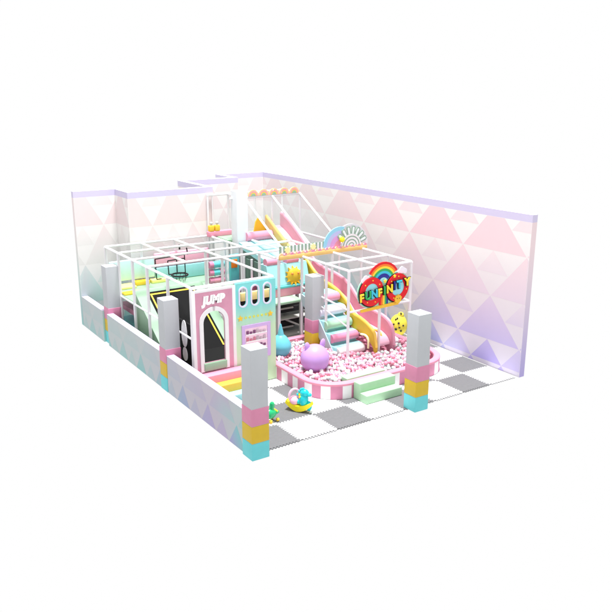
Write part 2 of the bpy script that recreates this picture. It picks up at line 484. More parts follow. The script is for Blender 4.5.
for cx, a, c in ((.53, 2.18, 2.66), (.88, 2.18, 2.68), (1.24, 2.17, 2.69)):
    wf = B(); n = 12
    def slot(w, z0, z1):
        up = [(cx+w*math.cos(PI*i/n), z1-w+w*math.sin(PI*i/n)) for i in range(n+1)]
        dn = [(cx+w*math.cos(PI+PI*i/n), z0+w+w*math.sin(PI+PI*i/n)) for i in range(n+1)]
        return up+dn
    so, si = slot(.13, a-.035, c+.035), slot(.09, a+.005, c-.005)
    for k in range(len(so)):
        k2 = (k+1) % len(so); wf.prism([so[k], so[k2], si[k2], si[k]], 'y', yf-.05, yf-.031, mat('pale_lilac_board', (226, 220, 240), .5, .02))
    T.part('window_frame', wf, wp)
st = B()
def star(cx, cz, r, n=5, r2=.45, ph=PI/2): return [(cx+(r if k % 2 == 0 else r*r2)*math.cos(ph+PI*k/n), cz+(r if k % 2 == 0 else r*r2)*math.sin(ph+PI*k/n)) for k in range(2*n)]
for cx in (.44, 1.33): T.part('star', B().prism(star(cx, 1.86, .085), 'y', yf-.05, yf-.031, GOLD), wp)
for k in range(6): T.part('round_dot', B().disc(.60+k*.12, 1.86, .033, yf-.045, yf-.031, mat('lime_sign_board', (214, 214, 96), .5, .03), 12), wp)
sh = B()
sh.box(.47, .56, yf-.06, yf-.031, .72, 1.66, LILAC); sh.box(1.23, 1.32, yf-.06, yf-.031, .72, 1.66, LILAC)
sh.box(.56, 1.23, yf-.06, yf-.031, 1.57, 1.66, LILAC); sh.box(.56, 1.23, yf-.06, yf-.031, .72, .80, LILAC)
d = T.part('display_frame', sh, wp)
bk = B().box(.56, 1.23, yf-.04, yf-.031, .80, 1.57, mat('pale_pink_board', (250, 218, 234), .5, .02))
for z in (1.38, 1.19, 1.0): bk.box(.58, 1.21, yf-.07, yf-.041, z, z+.03, WHITE)
T.part('display_shelf', bk, wp)
cols = [mat('plum_board', (120, 70, 110), .5), mat('rose_board', (200, 120, 140), .5), mat('grey_pink_board', (190, 170, 180), .5)]
for r_, z in enumerate((1.41, 1.22, 1.03)):
    for k in range(6): T.part('jar', B().box(.60+k*.10, .67+k*.10, yf-.065, yf-.045, z, z+random.choice((.06, .09, .1)), cols[(k//3+r_) % 3 if r_ else (0 if k < 3 else 2)], .005), wp)

# stairs before the door
t = Thing('door_stairs', (-.6, 3.2, 0), 'padded pink, yellow and cyan stairs leading up to the arched doorway', 'stairs')
for k, (m, nm) in enumerate(((LPINK, 'pink'), (mat('bright_yellow_vinyl', (222, 180, 72), .5, .03), 'yellow'), (LCYAN, 'cyan'))):
    y1 = 3.42-k*.27; z = .62-k*.205
    t.part('stair_step', B().box(-.82, .70, y1-.27, y1, .002, z, m, .02), label=nm+' padded stair step')

# ------------------------------------------------------------------ jumping room interior
t = Thing('jump_deck', (-.8, 7.6, 0), 'mint padded raised deck behind the inclined black trampoline', 'platform')
t.part('deck_top', B().box(-.80, 2.66, 7.75, 9.74, 1.40, 1.52, LMINT, .02))
t.part('support_pad', B().box(-.6, .4, 8.1, 9.6, .9, 1.05, PINK, .02), label='dark pink pad under the deck')
t.part('support_pad', B().box(-.55, .2, 7.9, 9.5, .35, .6, TEAL, .02), label='teal pad under the deck')
for x in (-.7, .5, 1.7, 2.6): t.part('leg', B().box(x-.04, x+.04, 7.8, 7.88, 0, 1.4, STEEL))
t.part('yellow_block', B().box(-.05, .42, 9.45, 9.72, 1.52, 1.66, mat('sun_yellow_vinyl', (250, 206, 40), .5, .03), .02))
t.part('yellow_block', B().box(-.72, -.12, 9.2, 9.7, 1.52, 1.60, mat('lemon_vinyl', (244, 236, 140), .5, .03), .02), label='pale lemon block')
t.part('yellow_block', B().box(-.78, -.2, 8.5, 8.8, 1.52, 1.58, mat('sun_yellow_vinyl', (250, 206, 40), .5, .03), .02))
t.part('yellow_block', B().box(.5, 1.0, 9.45, 9.72, 1.52, 1.64, mat('lemon_vinyl', (244, 236, 140), .5, .03), .02), label='pale lemon block')
t = Thing('back_padding', (1.8, 9.7, 1.5), 'cyan and pink padded panel at the back of the deck behind the basketball hoop', 'padding')
t.part('lower_pad', B().box(.7, 2.64, 9.62, 9.74, 1.53, 1.98, mat('soft_cyan_vinyl', (150, 208, 212), .5, .03), .03))
t.part('upper_pad', B().box(.7, 2.64, 9.64, 9.74, 1.99, 2.45, mat('blush_vinyl', (244, 176, 200), .5, .03), .03))
t.part('upper_pad', B().box(-.8, .68, 9.64, 9.74, 1.7, 2.35, mat('ice_vinyl', (196, 232, 230), .5, .03), .03), label='pale ice blue pad')

# inclined trampoline: wedge with a black bed
def slope_pt(x, s, off=0.0):
    """point on the incline: s=0 at the top edge (y 7.75), s=1 at the bottom (y 5.6)"""
    y0, z0, y1, z1 = 7.75, 1.85, 5.55, .42
    n = Vector((0, -(z0-z1), (y0-y1))).normalized()
    p = Vector((x, y0+(y1-y0)*s, z0+(z1-z0)*s))
    d = Vector((0, y1-y0, z1-z0)); n = Vector((0, d.z, -d.y)).normalized()
    return p+n*off
t = Thing('inclined_trampoline', (.3, 6.7, 0), 'black inclined trampoline with yellow edge line set in a mint wedge', 'trampoline')
wedge = B().prism([(7.75, .01), (5.55, .01), (5.55, .42), (7.75, 1.85)], 'x', -.76, 1.42, LMINT)
t.part('mint_wedge', wedge, smooth=False)
def sheet(b, x0, x1, s0, s1, off, th, m):
    q = [slope_pt(x0, s0, off), slope_pt(x1, s0, off), slope_pt(x1, s1, off), slope_pt(x0, s1, off)]
    p = [slope_pt(x0, s0, off-th), slope_pt(x1, s0, off-th), slope_pt(x1, s1, off-th), slope_pt(x0, s1, off-th)]
    b.add(q+p, [(0,1,2,3),(7,6,5,4),(0,4,5,1),(1,5,6,2),(2,6,7,3),(3,7,4,0)], m)
b = B(); sheet(b, -.42, 1.12, .06, 1.0, .006, .005, BLACK); t.part('jump_bed', b)
b = B()
for o1 in (.07,):
    sheet(b, -.42+o1, 1.12-o1, .06+.03, .06+.05, .011, .004, BYEL)
    sheet(b, -.42+o1, -.42+o1+.045, .11, .98, .011, .004, BYEL); sheet(b, 1.12-o1-.045, 1.12-o1, .11, .98, .011, .004, BYEL)
t.part('edge_line', b)
t = Thing('flat_trampoline', (.3, 4.6, 0), 'flat black trampoline bed just inside the arched doorway', 'trampoline')
t.part('base_pad', B().box(-.76, 1.42, 3.62, 5.54, .01, .38, LMINT))
t.part('jump_bed', B().box(-.76, 1.42, 3.62, 5.545, .381, .43, BLACK))
t = Thing('window_backing', (2.0, 5.5, 1.2), 'yellow and black padded barrier seen through the slot windows of the turquoise panel', 'padding')
t.part('yellow_pad', B().box(1.56, 2.66, 5.46, 5.56, 1.68, 1.93, mat('soft_yellow_vinyl', (244, 224, 150), .5, .03), .02))
t.part('black_pad', B().box(1.56, 2.66, 5.46, 5.56, 1.25, 1.67, BLACK, .02))
for x in (1.62, 2.6): t.part('leg', B().tube([(x, 5.51, .01), (x, 5.51, 1.25)], .03, TUBE, 8))
# black side padding with white ovals
t = Thing('side_padding', (-.7, 4.5, .4), 'black side pad with white oval windows behind the left frame net', 'padding')
t.part('side_pad', B().box(-.72, -.66, 3.68, 5.54, .40, 1.75, BLACK, .01))
ov = B()
for cy, cz, ry, rz in ((4.35, 1.40, .17, .33), (4.35, .86, .14, .17)):
    ov.prism([(cy+ry*math.cos(2*PI*k/24), cz+rz*math.sin(2*PI*k/24)*(1 if math.sin(2*PI*k/24) < 0 else 1.2)) for k in range(24)], 'x', -.735, -.721, mat('glossy_white_print', (255, 255, 255), .4, .01))
t.part('oval_print', ov)

# basketball hoop
t = Thing('basketball_hoop', (.75, 8.6, 1.8), 'black basketball hoop and board frame hanging under the white top rails', 'hoop')
y = 8.55
b = B()
for p, q in (((.27, y, 2.52), (1.25, y, 2.56)), ((.27, y, 2.52), (.29, y, 1.88)), ((1.25, y, 2.56), (1.26, y, 1.88)), ((.29, y, 1.88), (.45, y, 1.88)), ((.68, y, 2.42), (1.25, y, 2.44)), ((.68, y, 2.42), (.70, y, 1.98)), ((.98, y, 2.43), (.98, y, 1.98)), ((.70, y, 1.98), (1.26, y, 1.98))):
    b.tube([p, q], .018, INK, 8)
t.part('board_frame', b)
t.part('backboard', B().box(.29, 1.24, y+.02, y+.035, 1.9, 2.52, NET))
b = B(); b.tube([(.94+.25*math.cos(2*PI*k/28), y-.28+.25*math.sin(2*PI*k/28), 2.0) for k in range(29)], .026, INK, 8)
b.tube([(.8, y, 1.97), (.8, y-.1, 2.0)], .02, INK, 8); b.tube([(1.08, y, 1.97), (1.08, y-.1, 2.0)], .02, INK, 8)
t.part('hoop_rim', b)
b = B()
for k in range(12):
    a = 2*PI*k/12; b.tube([(.94+.24*math.cos(a), y-.28+.24*math.sin(a), 1.98), (.94+.15*math.cos(a+.3), y-.28+.15*math.sin(a+.3), 1.78)], .006, INK, 5)
t.part('hoop_net', b)
t.part('hanger', B().tube([(1.25, 8.9, 2.82), (1.25, 8.9, 2.66)], .03, INK, 8)); t.part('hanger', B().tube([(1.22, 8.3, 2.82), (1.25, 8.3, 2.6)], .022, INK, 8))

# stacked rollers
t = Thing('roller_stack', (2.3, 8.5, 1.5), 'stacked pink and cyan punch rollers between white posts on the deck', 'rollers')
for k, z in enumerate((1.60, 1.86, 2.12)):
    rb = B().tube([(2.06, 8.5, z), (2.20, 8.5, z)], .115, PINK, 18); rb.tube([(2.42, 8.5, z), (2.58, 8.5, z)], .115, PINK if k < 2 else TEAL, 18)
    rb.tube([(2.2, 8.5, z), (2.42, 8.5, z)], .105, CYAN if k else LPINK, 18)
    t.part('roller', rb)
for x in (2.02, 2.62): t.part('post', B().tube([(x, 8.5, 1.52), (x, 8.5, 2.3)], .03, TUBE, 8))
t = Thing('patterned_panel', (2.85, 8.2, 1.5), 'cyan padded panel with an orange square between the roller stack and the tall pillar', 'padding')
t.part('panel_pad', B().box(2.72, 3.06, 8.30, 8.38, 1.5, 2.42, CYAN, .02))
t.part('orange_square', B().box(2.76, 2.98, 8.275, 8.299, 1.98, 2.26, ORANGE, .01))
t.part('panel_base', B().box(2.70, 3.08, 8.2, 8.45, 1.3, 1.499, PINK, .02))

# ------------------------------------------------------------------ ball pit
def pit_outline(inset=0.0, n=12):
    x0, x1, y0, y1 = 1.50+inset, 5.95-inset, 1.28+inset, 5.2-inset
    pts = [(x1, y1), (x0, y1)]
    for cx, cy, r, a0 in ((x0+.95-inset, y0+.95-inset, .95-inset, PI), (x1-.95+inset, y0+.95-inset, .95-inset, 1.5*PI)):
        for k in range(n+1):
            a = a0+PI/2*k/n; pts.append((cx+r*math.cos(a), cy+r*math.sin(a)))
    return pts
t = Thing('ball_pit', (3.7, 3.2, 0), 'round cornered ball pit with pink and white striped padded wall', 'ball pit')
def resample(poly, step):
    out = []; n = len(poly)
    for i in range(n):
        a, b = Vector(poly[i]), Vector(poly[(i+1) % n]); L = (b-a).length; k = max(1, int(round(L/step)))
        for j in range(k): out.append((a+(b-a)*j/k, L/k))
    return out
po = [p for p, l in resample(pit_outline(), .06)]
# inward offset of the same points
def offset_pts(P, d):
    n = len(P); out = []
    for i in range(n):
        a, b = P[i-1], P[(i+1) % n]; t_ = (b-a).normalized(); out.append(P[i]+Vector((-t_.y, t_.x))*d)
    return out
pi_ = offset_pts(po, .16)
w = B(); s_ = 0; n = len(po); H1 = .36; PHASE = .10
for i in range(n):
    j = (i+1) % n; L = (po[j]-po[i]).length
    m = PINK if int((s_+PHASE)/.262) % 2 == 0 else WHITE
    s_ += L
    w.add([(*po[i], .003), (*po[j], .003), (*po[j], H1), (*po[i], H1)], [(0,1,2,3)], m)
    w.add([(*pi_[i], .003), (*pi_[j], .003), (*pi_[j], H1), (*pi_[i], H1)], [(3,2,1,0)], m)
t.part('striped_wall', w)
q0, q1 = offset_pts(po, -.012), offset_pts(po, .172)
prof = [(0, H1-.005), (0, H1+.045), (.15, H1+.068), (.85, H1+.068), (1, H1+.045), (1, H1-.005)]
c_ = B()
for i in range(n):
    j = (i+1) % n
    for (a, za), (b_, zb) in zip(prof, prof[1:]+prof[:1]):
        A = q0[i].lerp(q1[i], a); Bq = q0[j].lerp(q1[j], a); C_ = q0[j].lerp(q1[j], b_); D = q0[i].lerp(q1[i], b_)
        c_.add([(*A, za), (*Bq, za), (*C_, zb), (*D, zb)], [(0,1,2,3)], LPINK)
t.part('rim_pad', c_)
t.part('pit_floor', B().box(1.6, 5.85, 1.9, 5.1, .003, .05, LPINK))
# balls
def inside(x, y):
    x0, x1, y0, y1 = 1.50, 5.95, 1.28, 5.2; m = .24
    if not (x0+m < x < x1-m and y0+m < y < y1-.1): return False
    for cx, sx in ((x0+.95, -1), (x1-.95, 1)):
        if (x-cx)*sx > 0 and y < y0+.95 and math.hypot(x-cx, y-(y0+.95)) > .95-m: return False
    if 3.1 < x < 3.66 and 4.13 < y < 4.69: return False
    if 3.35 < x < 4.45 and y > 3.2: return False
    if 4.32 < x < 5.24 and y > 2.8: return False
    if 2.35 < x < 3.64 and y < 1.78: return False
    if math.hypot(x-2.3, y-2.8) < .33 or math.hypot(x-2.1, y-4.2) < .3: return False
    return True
pts = []; d = .112
for lay in range(2):
    ny = int(4/(d*.9)); nx = int(4.6/d)
    for iy in range(ny):
        for ix in range(nx):
            x = 1.5+ix*d+(iy % 2)*d/2+random.uniform(-.02, .02)+lay*.05; y = 1.3+iy*d*.9+random.uniform(-.02, .02)+lay*.04
            if not inside(x, y): continue
            if lay == 1 and random.random() < .62: continue
            z = .30+lay*.085+random.uniform(-.02, .025)+.05*math.sin(x*2.3+1)*math.cos(y*1.9)
            pts.append((x, y, z))
rt, ft = Vector((math.cos(.588), -math.sin(.588), 0)), None
cam0 = Vector((-8.15, -12.43, 7.28))
pts.sort(key=lambda p: (Vector(p)-cam0).length-(.6 if p[2] > .34 else 0))
bme = {}
for nm, m in (('pink', BALLP), ('white', BALLW), ('grey', BALLG)):
    o = B().ball((0,0,0), .056, m, 16, 10).build('play_ball', None, (0,0,0)); bme[nm] = o.data; bpy.data.objects.remove(o)
def pick(x, y):
    g = math.sin(x*3.1)*math.cos(y*2.7); r_ = random.random()+.12*g
    return 'pink' if r_ < .50 else ('white' if r_ < .82 else 'grey')
bl = {'pink': 'pink plastic play ball among those nearest the front rim of the pit', 'white': 'white plastic play ball among those nearest the front rim of the pit',
      'grey': 'pale grey plastic play ball among those nearest the front rim of the pit'}
for p in pts[:300]:
    k = pick(p[0], p[1]); o = bpy.data.objects.new('play_ball', bme[k]); COL.objects.link(o); o.location = p
    setp(o, bl[k], 'play ball', k+' balls in the front of the ball pit')
rest = {'pink': B(), 'white': B(), 'grey': B()}
rb = B()
for p in pts[300:]:
    rb.ball(p, .056, {'pink': BALLP, 'white': BALLW, 'grey': BALLG}[pick(p[0], p[1])], 12, 8)
ro = rb.build('play_balls', None, (0,0,0), weld=False); setp(ro, 'mass of pink, white and grey play balls filling the back of the pit', 'play balls', None, 'stuff')

# steps into the pit
t = Thing('pit_steps', (3.0, .9, 0), 'pale green foam double step in front of the ball pit', 'steps')
t.part('upper_step', B().box(2.43, 3.58, 1.0, 1.262, .003, .45, SMINT, .015)); t.part('lower_step', B().box(2.43, 3.58, .72, .998, .003, .225, SMINT, .015))
solo('inner_step', B().box(2.38, 3.62, 1.47, 1.75, .06, .45, SMINT, .015), (3, 1.6, 0), 'pale green foam step inside the pit just behind the pink rim', 'step')

# big animal balls
t = Thing('lilac_animal_ball', (2.3, 2.8, .3), 'large lilac ball with two round ears sitting in the ball pit', 'toy ball')
LB = mat('lilac_rubber', (190, 150, 214), .4, .02)
bd = t.part('ball_body', B().ball((2.3, 2.8, .62), .39, LB, 36, 22))
for x, z in ((2.09, 1.0), (2.58, 1.01)):
    t.part('ear', B().ball((x, 2.85, z-.05), .085, LB, 16, 12, (1, .6, 1.75), Matrix.Rotation(-.15 if x < 2.3 else .2, 3, 'Y')))
t = Thing('cyan_animal_ball', (2.1, 4.2, .3), 'large cyan pear shaped ball with a pointed top beside the turquoise panel', 'toy ball')
CB = mat('cyan_rubber', (104, 190, 204), .4, .02)
t.part('ball_body', B().ball((2.1, 4.2, .62), .30, CB, 32, 20, (1, 1, 1.15), None, lambda p: Vector((p.x*(1-.25*max(0, p.z)), p.y*(1-.25*max(0, p.z)), p.z))))
t.part('horn', B().tube([(2.1, 4.2, .85), (2.1, 4.2, 1.05), (2.1, 4.2, 1.25)], [.11, .07, .02], CB, 16))

# ------------------------------------------------------------------ rocking toys on the mats
def rocker(loc, label, body, base):
    x, y, z = loc; t = Thing('rocking_toy', loc, label, 'rocking toy')
    def tp(lx, ly, lz): # lx along the toy, pointing to +x -y
        c, s = math.cos(-1.0), math.sin(-1.0); return (x+lx*c-ly*s, y+lx*s+ly*c, z+lz)
    bs = B(); n = 14
    pr = []
    for i in range(n+1):
        a = -1+2*i/n; pr.append((a*.34, .015+.17*a*a))
    L = []
    for ly in (-.13, .13):
        for lx, lz in pr: L.append(tp(lx, ly*(1-.35*abs(lx)/.4), lz))
        for lx, lz in reversed(pr): L.append(tp(lx*.92, ly*(1-.35*abs(lx)/.4), lz*.62+.15))
    m_ = 2*(n+1)
    bs.add(L, [tuple(range(m_)), tuple(reversed(range(m_, 2*m_)))]+[(i, (i+1) % m_, (i+1) % m_+m_, i+m_) for i in range(m_)], base)
    t.part('rocker_base', bs)
    bs = B(); 
    rt_ = Matrix.Rotation(-1.0, 3, 'Z')
    bs.ball(tp(.12, 0, .30), .14, body, 22, 14, (.85, .8, 1.35), rt_)
    bs.ball(tp(.14, 0, .48), .105, body, 20, 12, (1.1, .85, .9), rt_)
    bs.ball(tp(.25, 0, .45), .06, body, 14, 10, (1.3, .85, .85), rt_)
    for k in range(4): bs.ball(tp(.10-.045*k, 0, .575-.03*k*k*.6), .038, body, 10, 8)
    bs.ball(tp(.26, 0, .16), .085, body, 14, 10, (.9, .8, 1.5), rt_)
    bs.ball(tp(.0, 0, .24), .09, body, 14, 10, (1.2, .9, .8), rt_)
    t.part('animal_body', bs)
    b2 = B(); b2.tube([tp(-.13+.09*math.cos(a_), .10*math.cos(a_), .37+.17*math.sin(a_)) for a_ in [2*PI*k/20 for k in range(21)]], .028, TOYPINK, 10)
    b2.ball(tp(-.12, 0, .25), .13, TOYPINK, 16, 10, (1.0, 1, .9), rt_)
    t.part('seat_ring', b2)
    b3 = B().tube([tp(.06, -.13, .40), tp(.06, .13, .40)], .018, TOYYEL, 8); b3.ball(tp(.03, 0, .42), .05, TOYYEL, 12, 8)
    t.part('handle', b3)
    return t
rocker((.86, 1.36, 0), 'teal sea horse rocking toy with pink ring seat on a yellow rocker', TOYTEAL, TOYYEL)
t = Thing('riding_toy', (.02, 1.2, 0), 'green dragon shaped riding toy half hidden behind the front pillar', 'riding toy')
b = B().ball((-.06, 1.2, .2), .14, TOYGRN, 18, 12, (1.2, .8, .9)); b.ball((.0, 1.2, .40), .075, TOYGRN, 16, 10, (.8, .8, 1.3)); b.ball((.08, 1.16, .22), .06, TOYGRN, 12, 8, (1.4, .8, .8))
b.tube([(-.02, 1.2, .25), (.0, 1.2, .45)], .06, TOYGRN, 12); t.part('toy_body', b)
b = B()
for p in ((.1, 1.12, .04), (-.1, 1.1, .04), (.05, 1.3, .04), (-.15, 1.3, .04)): b.tube([(p[0]-.025, p[1], .045), (p[0]+.025, p[1], .045)], .043, GOLD, 14)
t.part('wheels', b)
t.part('handle', B().tube([(.08, 1.1, .27), (.08, 1.26, .27)], .02, TOYYEL, 8))

# yellow spotted toy against the right wall
t = Thing('spotted_toy', (6.72, 4.5, 0), 'round yellow spotted animal toy standing by the right wall behind the pit', 'toy')
YB = mat('yellow_spotted_plush', (238, 222, 70), .6, .04)
t.part('toy_body', B().ball((6.68, 4.5, .36), .31, YB, 28, 18, (.9, .9, 1.15)))
b = B()
for p in ((6.52, .66), (6.66, .80)): b.tube([(p[0]+.05, 4.42, p[1]-.12), (p[0], 4.38, p[1])], [.05, .02], INK, 10)
for a, h, r_ in ((.2, .5, .035), (.5, .3, .04), (-.1, .25, .035), (.35, .12, .03), (.8, .45, .03), (-.35, .42, .03), (.65, .6, .03), (.1, .36, .03)):
    dd = Vector((-math.sin(a+.5), -math.cos(a+.5), 0)); zz = h-.36; rr_ = .28*math.sqrt(max(.05, 1-(zz/.357)**2))
    b.ball((6.68+dd.x*rr_, 4.5+dd.y*rr_, h), r_, INK, 10, 8)
t.part('spots', b)
t.part('head_tuft', B().ball((6.72, 4.45, .70), .10, YB, 14, 10))

# ------------------------------------------------------------------ sign cage with the big sign
XC = [3.5, 4.6, 5.72]; YC = [2.95, 4.0, 5.25]
T2 = Thing('slide_cage', (4.6, 4.0, 0), 'white tube frame standing over the slide at the back of the ball pit', 'play frame')
for x in XC:
    for y in YC:
        if (x, y) == (4.6, 4.0): continue
        rail(T2, (x, y, .06), (x, y, ZT-.01), PR, 'post')
for x in XC: rail(T2, (x, 2.95, ZT), (x, 5.25, ZT), .036)
for y in YC[:2]: rail(T2, (3.5, y, ZT), (5.72, y, ZT), .036)
rail(T2, (2.72, 5.3, ZT-.02), (5.8, 5.3, ZT-.02), .036); rail(T2, (2.76, 5.35, .06), (2.76, 5.35, ZT), .045, 'post')
rail(T2, (3.5, 2.95, 1.66), (5.72, 2.95, 1.66), .03); rail(T2, (5.72, 2.95, 1.66), (5.72, 5.25, 1.66), .03)
rail(T2, (3.5, 2.95, 1.72), (3.5, 5.25, 1.90), .028); rail(T2, (3.5, 3.0, 1.25), (3.5, 4.3, 1.55), .024)
net = B()
net.add([(5.74, 2.95, .4), (5.74, 5.25, .4), (5.74, 5.25, ZT), (5.74, 2.95, ZT)], [(0,1,2,3)], NET)
net.add([(3.5, 2.97, 1.66), (5.72, 2.97, 1.66), (5.72, 2.97, ZT), (3.5, 2.97, ZT)], [(0,1,2,3)], NET)
T2.part('net', net)

y = 2.88
T3 = Thing('rainbow_sign', (4.65, 2.88, 1.7), 'red double ring sign with rainbow and FUNFINITY lettering hanging on the frame front', 'sign')
b = B(); b.disc(4.20, 2.16, .46, y-.005, y+.02, mat('mint_backing_board', (180, 236, 206), .5, .02), 30); b.disc(5.14, 2.16, .46, y-.004, y+.021, mat('mint_backing_board', (180, 236, 206), .5, .02), 30)
b.box(4.22, 5.1, y-.003, y+.022, 1.74, 2.55, mat('mint_backing_board', (180, 236, 206), .5, .02))
T3.part('backing_board', b)
for cx in (4.20, 5.13):
    T3.part('ring_outline', B().ring(cx, 2.155, .20, .425, y-.035, y-.006, 0, 2*PI, INK, 36))
    T3.part('red_ring', B().ring(cx, 2.17, .235, .405, y-.07, y-.036, 0, 2*PI, RED, 36))
    T3.part('ring_disc', B().disc(cx, 2.17, .234, y-.05, y-.02, SKYB, 30))
    st = B()
    for k in range(7):
        a = k*2*PI/7+cx; st.disc(cx+.32*math.cos(a), 2.17+.32*math.sin(a), .018, y-.078, y-.071, SYEL, 8)
    T3.part('ring_dots', st)
rbw = [(RED, .60, .535), (ORANGE, .535, .475), (SYEL, .475, .415), (GREEN, .415, .345), (SCYAN, .345, .275), (BLUE, .275, .16), (SKYB, .16, .0)]
par = None
b = B()
for m, r1, r0 in rbw: b.ring(4.62, 2.36, max(r0, .001), r1, y-.034, y-.007, math.radians(33), math.radians(147), m, 24)
T3.part('rainbow', b)
b = B()
for k, m in enumerate((RED, ORANGE, SYEL, GREEN, BLUE)): b.box(4.50+k*.062, 4.562+k*.062, y-.034, y-.007, 1.74, 2.06, m)
T3.part('rainbow_ribbon', b)
CL = mat('cloud_white_board', (240, 238, 248), .5, .02)
for cx, cz in ((4.02, 2.52), (5.30, 2.62)):
    b = B()
    for dx, dz, r_ in ((-.09, -.02, .07), (0, .03, .1), (.1, -.01, .08)): b.disc(cx+dx, cz+dz, r_, y-.033+dx*.02, y-.007, CL, 18)
    T3.part('cloud', b)
b = B(); b.prism([(3.86, 1.62), (5.2, 1.66), (5.2, 1.76), (3.86, 1.70)], 'y', y-.04, y-.005, GOLD); T3.part('base_strip', b)
b = B(); b.prism(star(5.13, 1.84, .135, 9, .8), 'y', y-.10, y-.071, GOLD); T3.part('flower', b)
fb_ = B(); fb_.disc(5.09, 1.86, .014, y-.105, y-.101, INK, 8); fb_.disc(5.17, 1.86, .014, y-.105, y-.101, INK, 8); T3.part('flower_face', fb_)
b = B().prism(star(4.64, 2.42, .06), 'y', y-.10, y-.071, SYEL); b.prism(star(4.98, 2.52, .055), 'y', y-.10, y-.071, SYEL); T3.part('stars', b)
word = [('F', SYEL), ('U', GREEN), ('N', SCYAN), ('F', SYEL), ('I', GREEN), ('N', SYEL), ('I', BLUE), ('T', SCYAN), ('Y', SYEL)]
xs = [3.81, 4.02, 4.24, 4.44, 4.60, 4.78, 4.96, 5.13, 5.42]
zs = [1.96, 2.00, 2.02, 2.03, 2.07, 2.09, 2.16, 2.17, 2.21]
for (ch, m), x, z in zip(word, xs, zs):
    r_ = .05
    bo = text_mesh(ch, x+.008, z-.008, y-.10, .30, .03, INK, None, 0, 0, .028, r_)
    lo = T3.part('letter', bo, label='letter '+ch+' with black outline')
    bo = text_mesh(ch, x, z, y-.135, .30, .03, m, None, 0, 0, .010, r_)
    T3.part('letter_face', bo, lo)

# ------------------------------------------------------------------ castle parapet with rainbows
T4 = Thing('parapet_sign', (4.3, 5.22, 2.85), 'long yellow edged parapet board with green stripes, flowers and a shell rainbow', 'parapet')
y = 5.2
T4.part('base_strip', B().box(2.70, 5.88, y-.02, y+.06, 2.80, 2.92, mat('soft_gold_board', (236, 196, 120), .5, .03), .008))
b = B()
for k in range(26): b.disc(2.76+k*.122, 2.935, .06, y-.012, y+.03, LPINK if k % 2 else PEACH, 14)
T4.part('scallops', b)
b = B()
for k in range(13):
    x = 2.72+k*.125
    b.box(x, x+.062, y+.031, y+.055, 2.925, 3.19, SAGE); b.box(x+.062, x+.125, y+.033, y+.053, 2.925, 3.17, FROST)
T4.part('stripe_board', b)
for cx in (2.98, 3.88): T4.part('flower', B().prism(star(cx, 3.07, .10, 8, .75), 'y', y+.005, y+.03, mat('cream_flower', (250, 240, 170), .5, .02)))
b = B()
for k in range(9): b.disc(2.86+k*.36, 2.965, .022, y-.02, y-.013, WHITE, 8)
T4.part('white_dots', b)
b = B()
for m, r1, r0 in ((mat('sky_blue_board', (150, 208, 232), .5, .02), .62, .50), (mat('periwinkle_board', (188, 190, 232), .5, .02), .50, .38), (mat('orchid_board', (216, 160, 216), .5, .02), .38, .22), (LPINK, .22, .001)):
    b.ring(4.86, 2.96, r0, r1, y+.02, y+.05, math.radians(75), PI, m, 20)
T4.part('left_shell', b)
b = B()
for m, r1, r0 in ((WHITE, .37, .32), (SAGE, .32, .28), (WHITE, .28, .22), (SAGE, .22, .18), (WHITE, .18, .12), (SAGE, .12, .085), (WHITE, .085, .001)):
    b.ring(5.27, 2.95, r0, r1, y-.01, y+.019, 0, PI, m, 24)
T4.part('right_shell', b)
b = B()
for k in range(7):
    a = math.radians(22+k*20); c, s = math.cos(a), math.sin(a)
    for m, u0, u1, yy in ((SAGE, -.065, .065, 0), (FROST, -.03, .03, -.004)):
        q = []
        for u, v in ((u0, .38), (u1, .38), (u1*1.2, .56), (u1*.7, .62-abs(yy)*8), (u0*.7, .62-abs(yy)*8), (u0*1.2, .56)):
            q.append((5.27+c*v-s*u, 2.95+s*v+c*u))
        b.prism(q, 'y', y-.005+yy, y+.015, m)
T4.part('shell_petals', b)
b = B().ring(5.27, 2.95, .58, .68, y+.052, y+.07, 0, PI, mat('pale_haze_board', (228, 226, 232), .5, .01), 30); T4.part('outer_arch', b)
T4.part('yellow_knob', B().ball((4.90, y-.03, 3.19), .085, mat('lemon_yellow_foam', (240, 232, 40), .4, .02), 18, 12))

# ------------------------------------------------------------------ middle platform and under structure
t = Thing('mid_platform', (3.2, 5.8, 0), 'pale green platform top on grey steel legs beside the pit pillar', 'platform')
t.part('platform_top', B().box(2.70, 3.66, 5.42, 6.5, 1.38, 1.46, mat('fresh_mint_vinyl', (172, 208, 176), .5, .02), .02))
for x, y in ((2.80, 5.5), (3.6, 5.45), (3.6, 6.4), (2.8, 6.4)): t.part('leg', B().box(x-.04, x+.04, y-.04, y+.04, .01, 1.38, STEEL))
for p, q in (((2.8, 5.9, 1.1), (3.6, 5.9, 1.1)), ((2.8, 5.9, .5), (3.6, 5.9, .5)), ((2.8, 6.4, 1.0), (3.6, 5.5, .62)), ((3.0, 5.5, .3), (3.6, 5.5, .3))):
    t.part('cross_bar', B().tube([p, q], .03, STEEL, 8))
t.part('dark_shelf', B().box(2.86, 4.2, 5.95, 6.3, .95, 1.12, DARK, .01)); t.part('dark_shelf', B().box(2.86, 4.2, 5.95, 6.8, .50, .68, DARK, .01)); t.part('grey_shelf', B().box(2.84, 4.2, 5.6, 6.8, .28, .34, STEEL, .01)); t.part('grey_shelf', B().box(2.84, 4.2, 5.7, 6.6, .80, .84, STEEL, .01))
t.part('dark_shelf', B().box(2.2, 4.2, 5.3, 5.9, .02, .25, DARK, .01))
t = Thing('climbing_slope', (3.6, 6.3, 1.4), 'pale cyan sloping padded panel with a yellow sun, above the green platform', 'climbing panel')
t.part('pink_riser', B().box(2.95, 4.3, 5.98, 6.1, 1.46, 1.72, LPINK, .02))
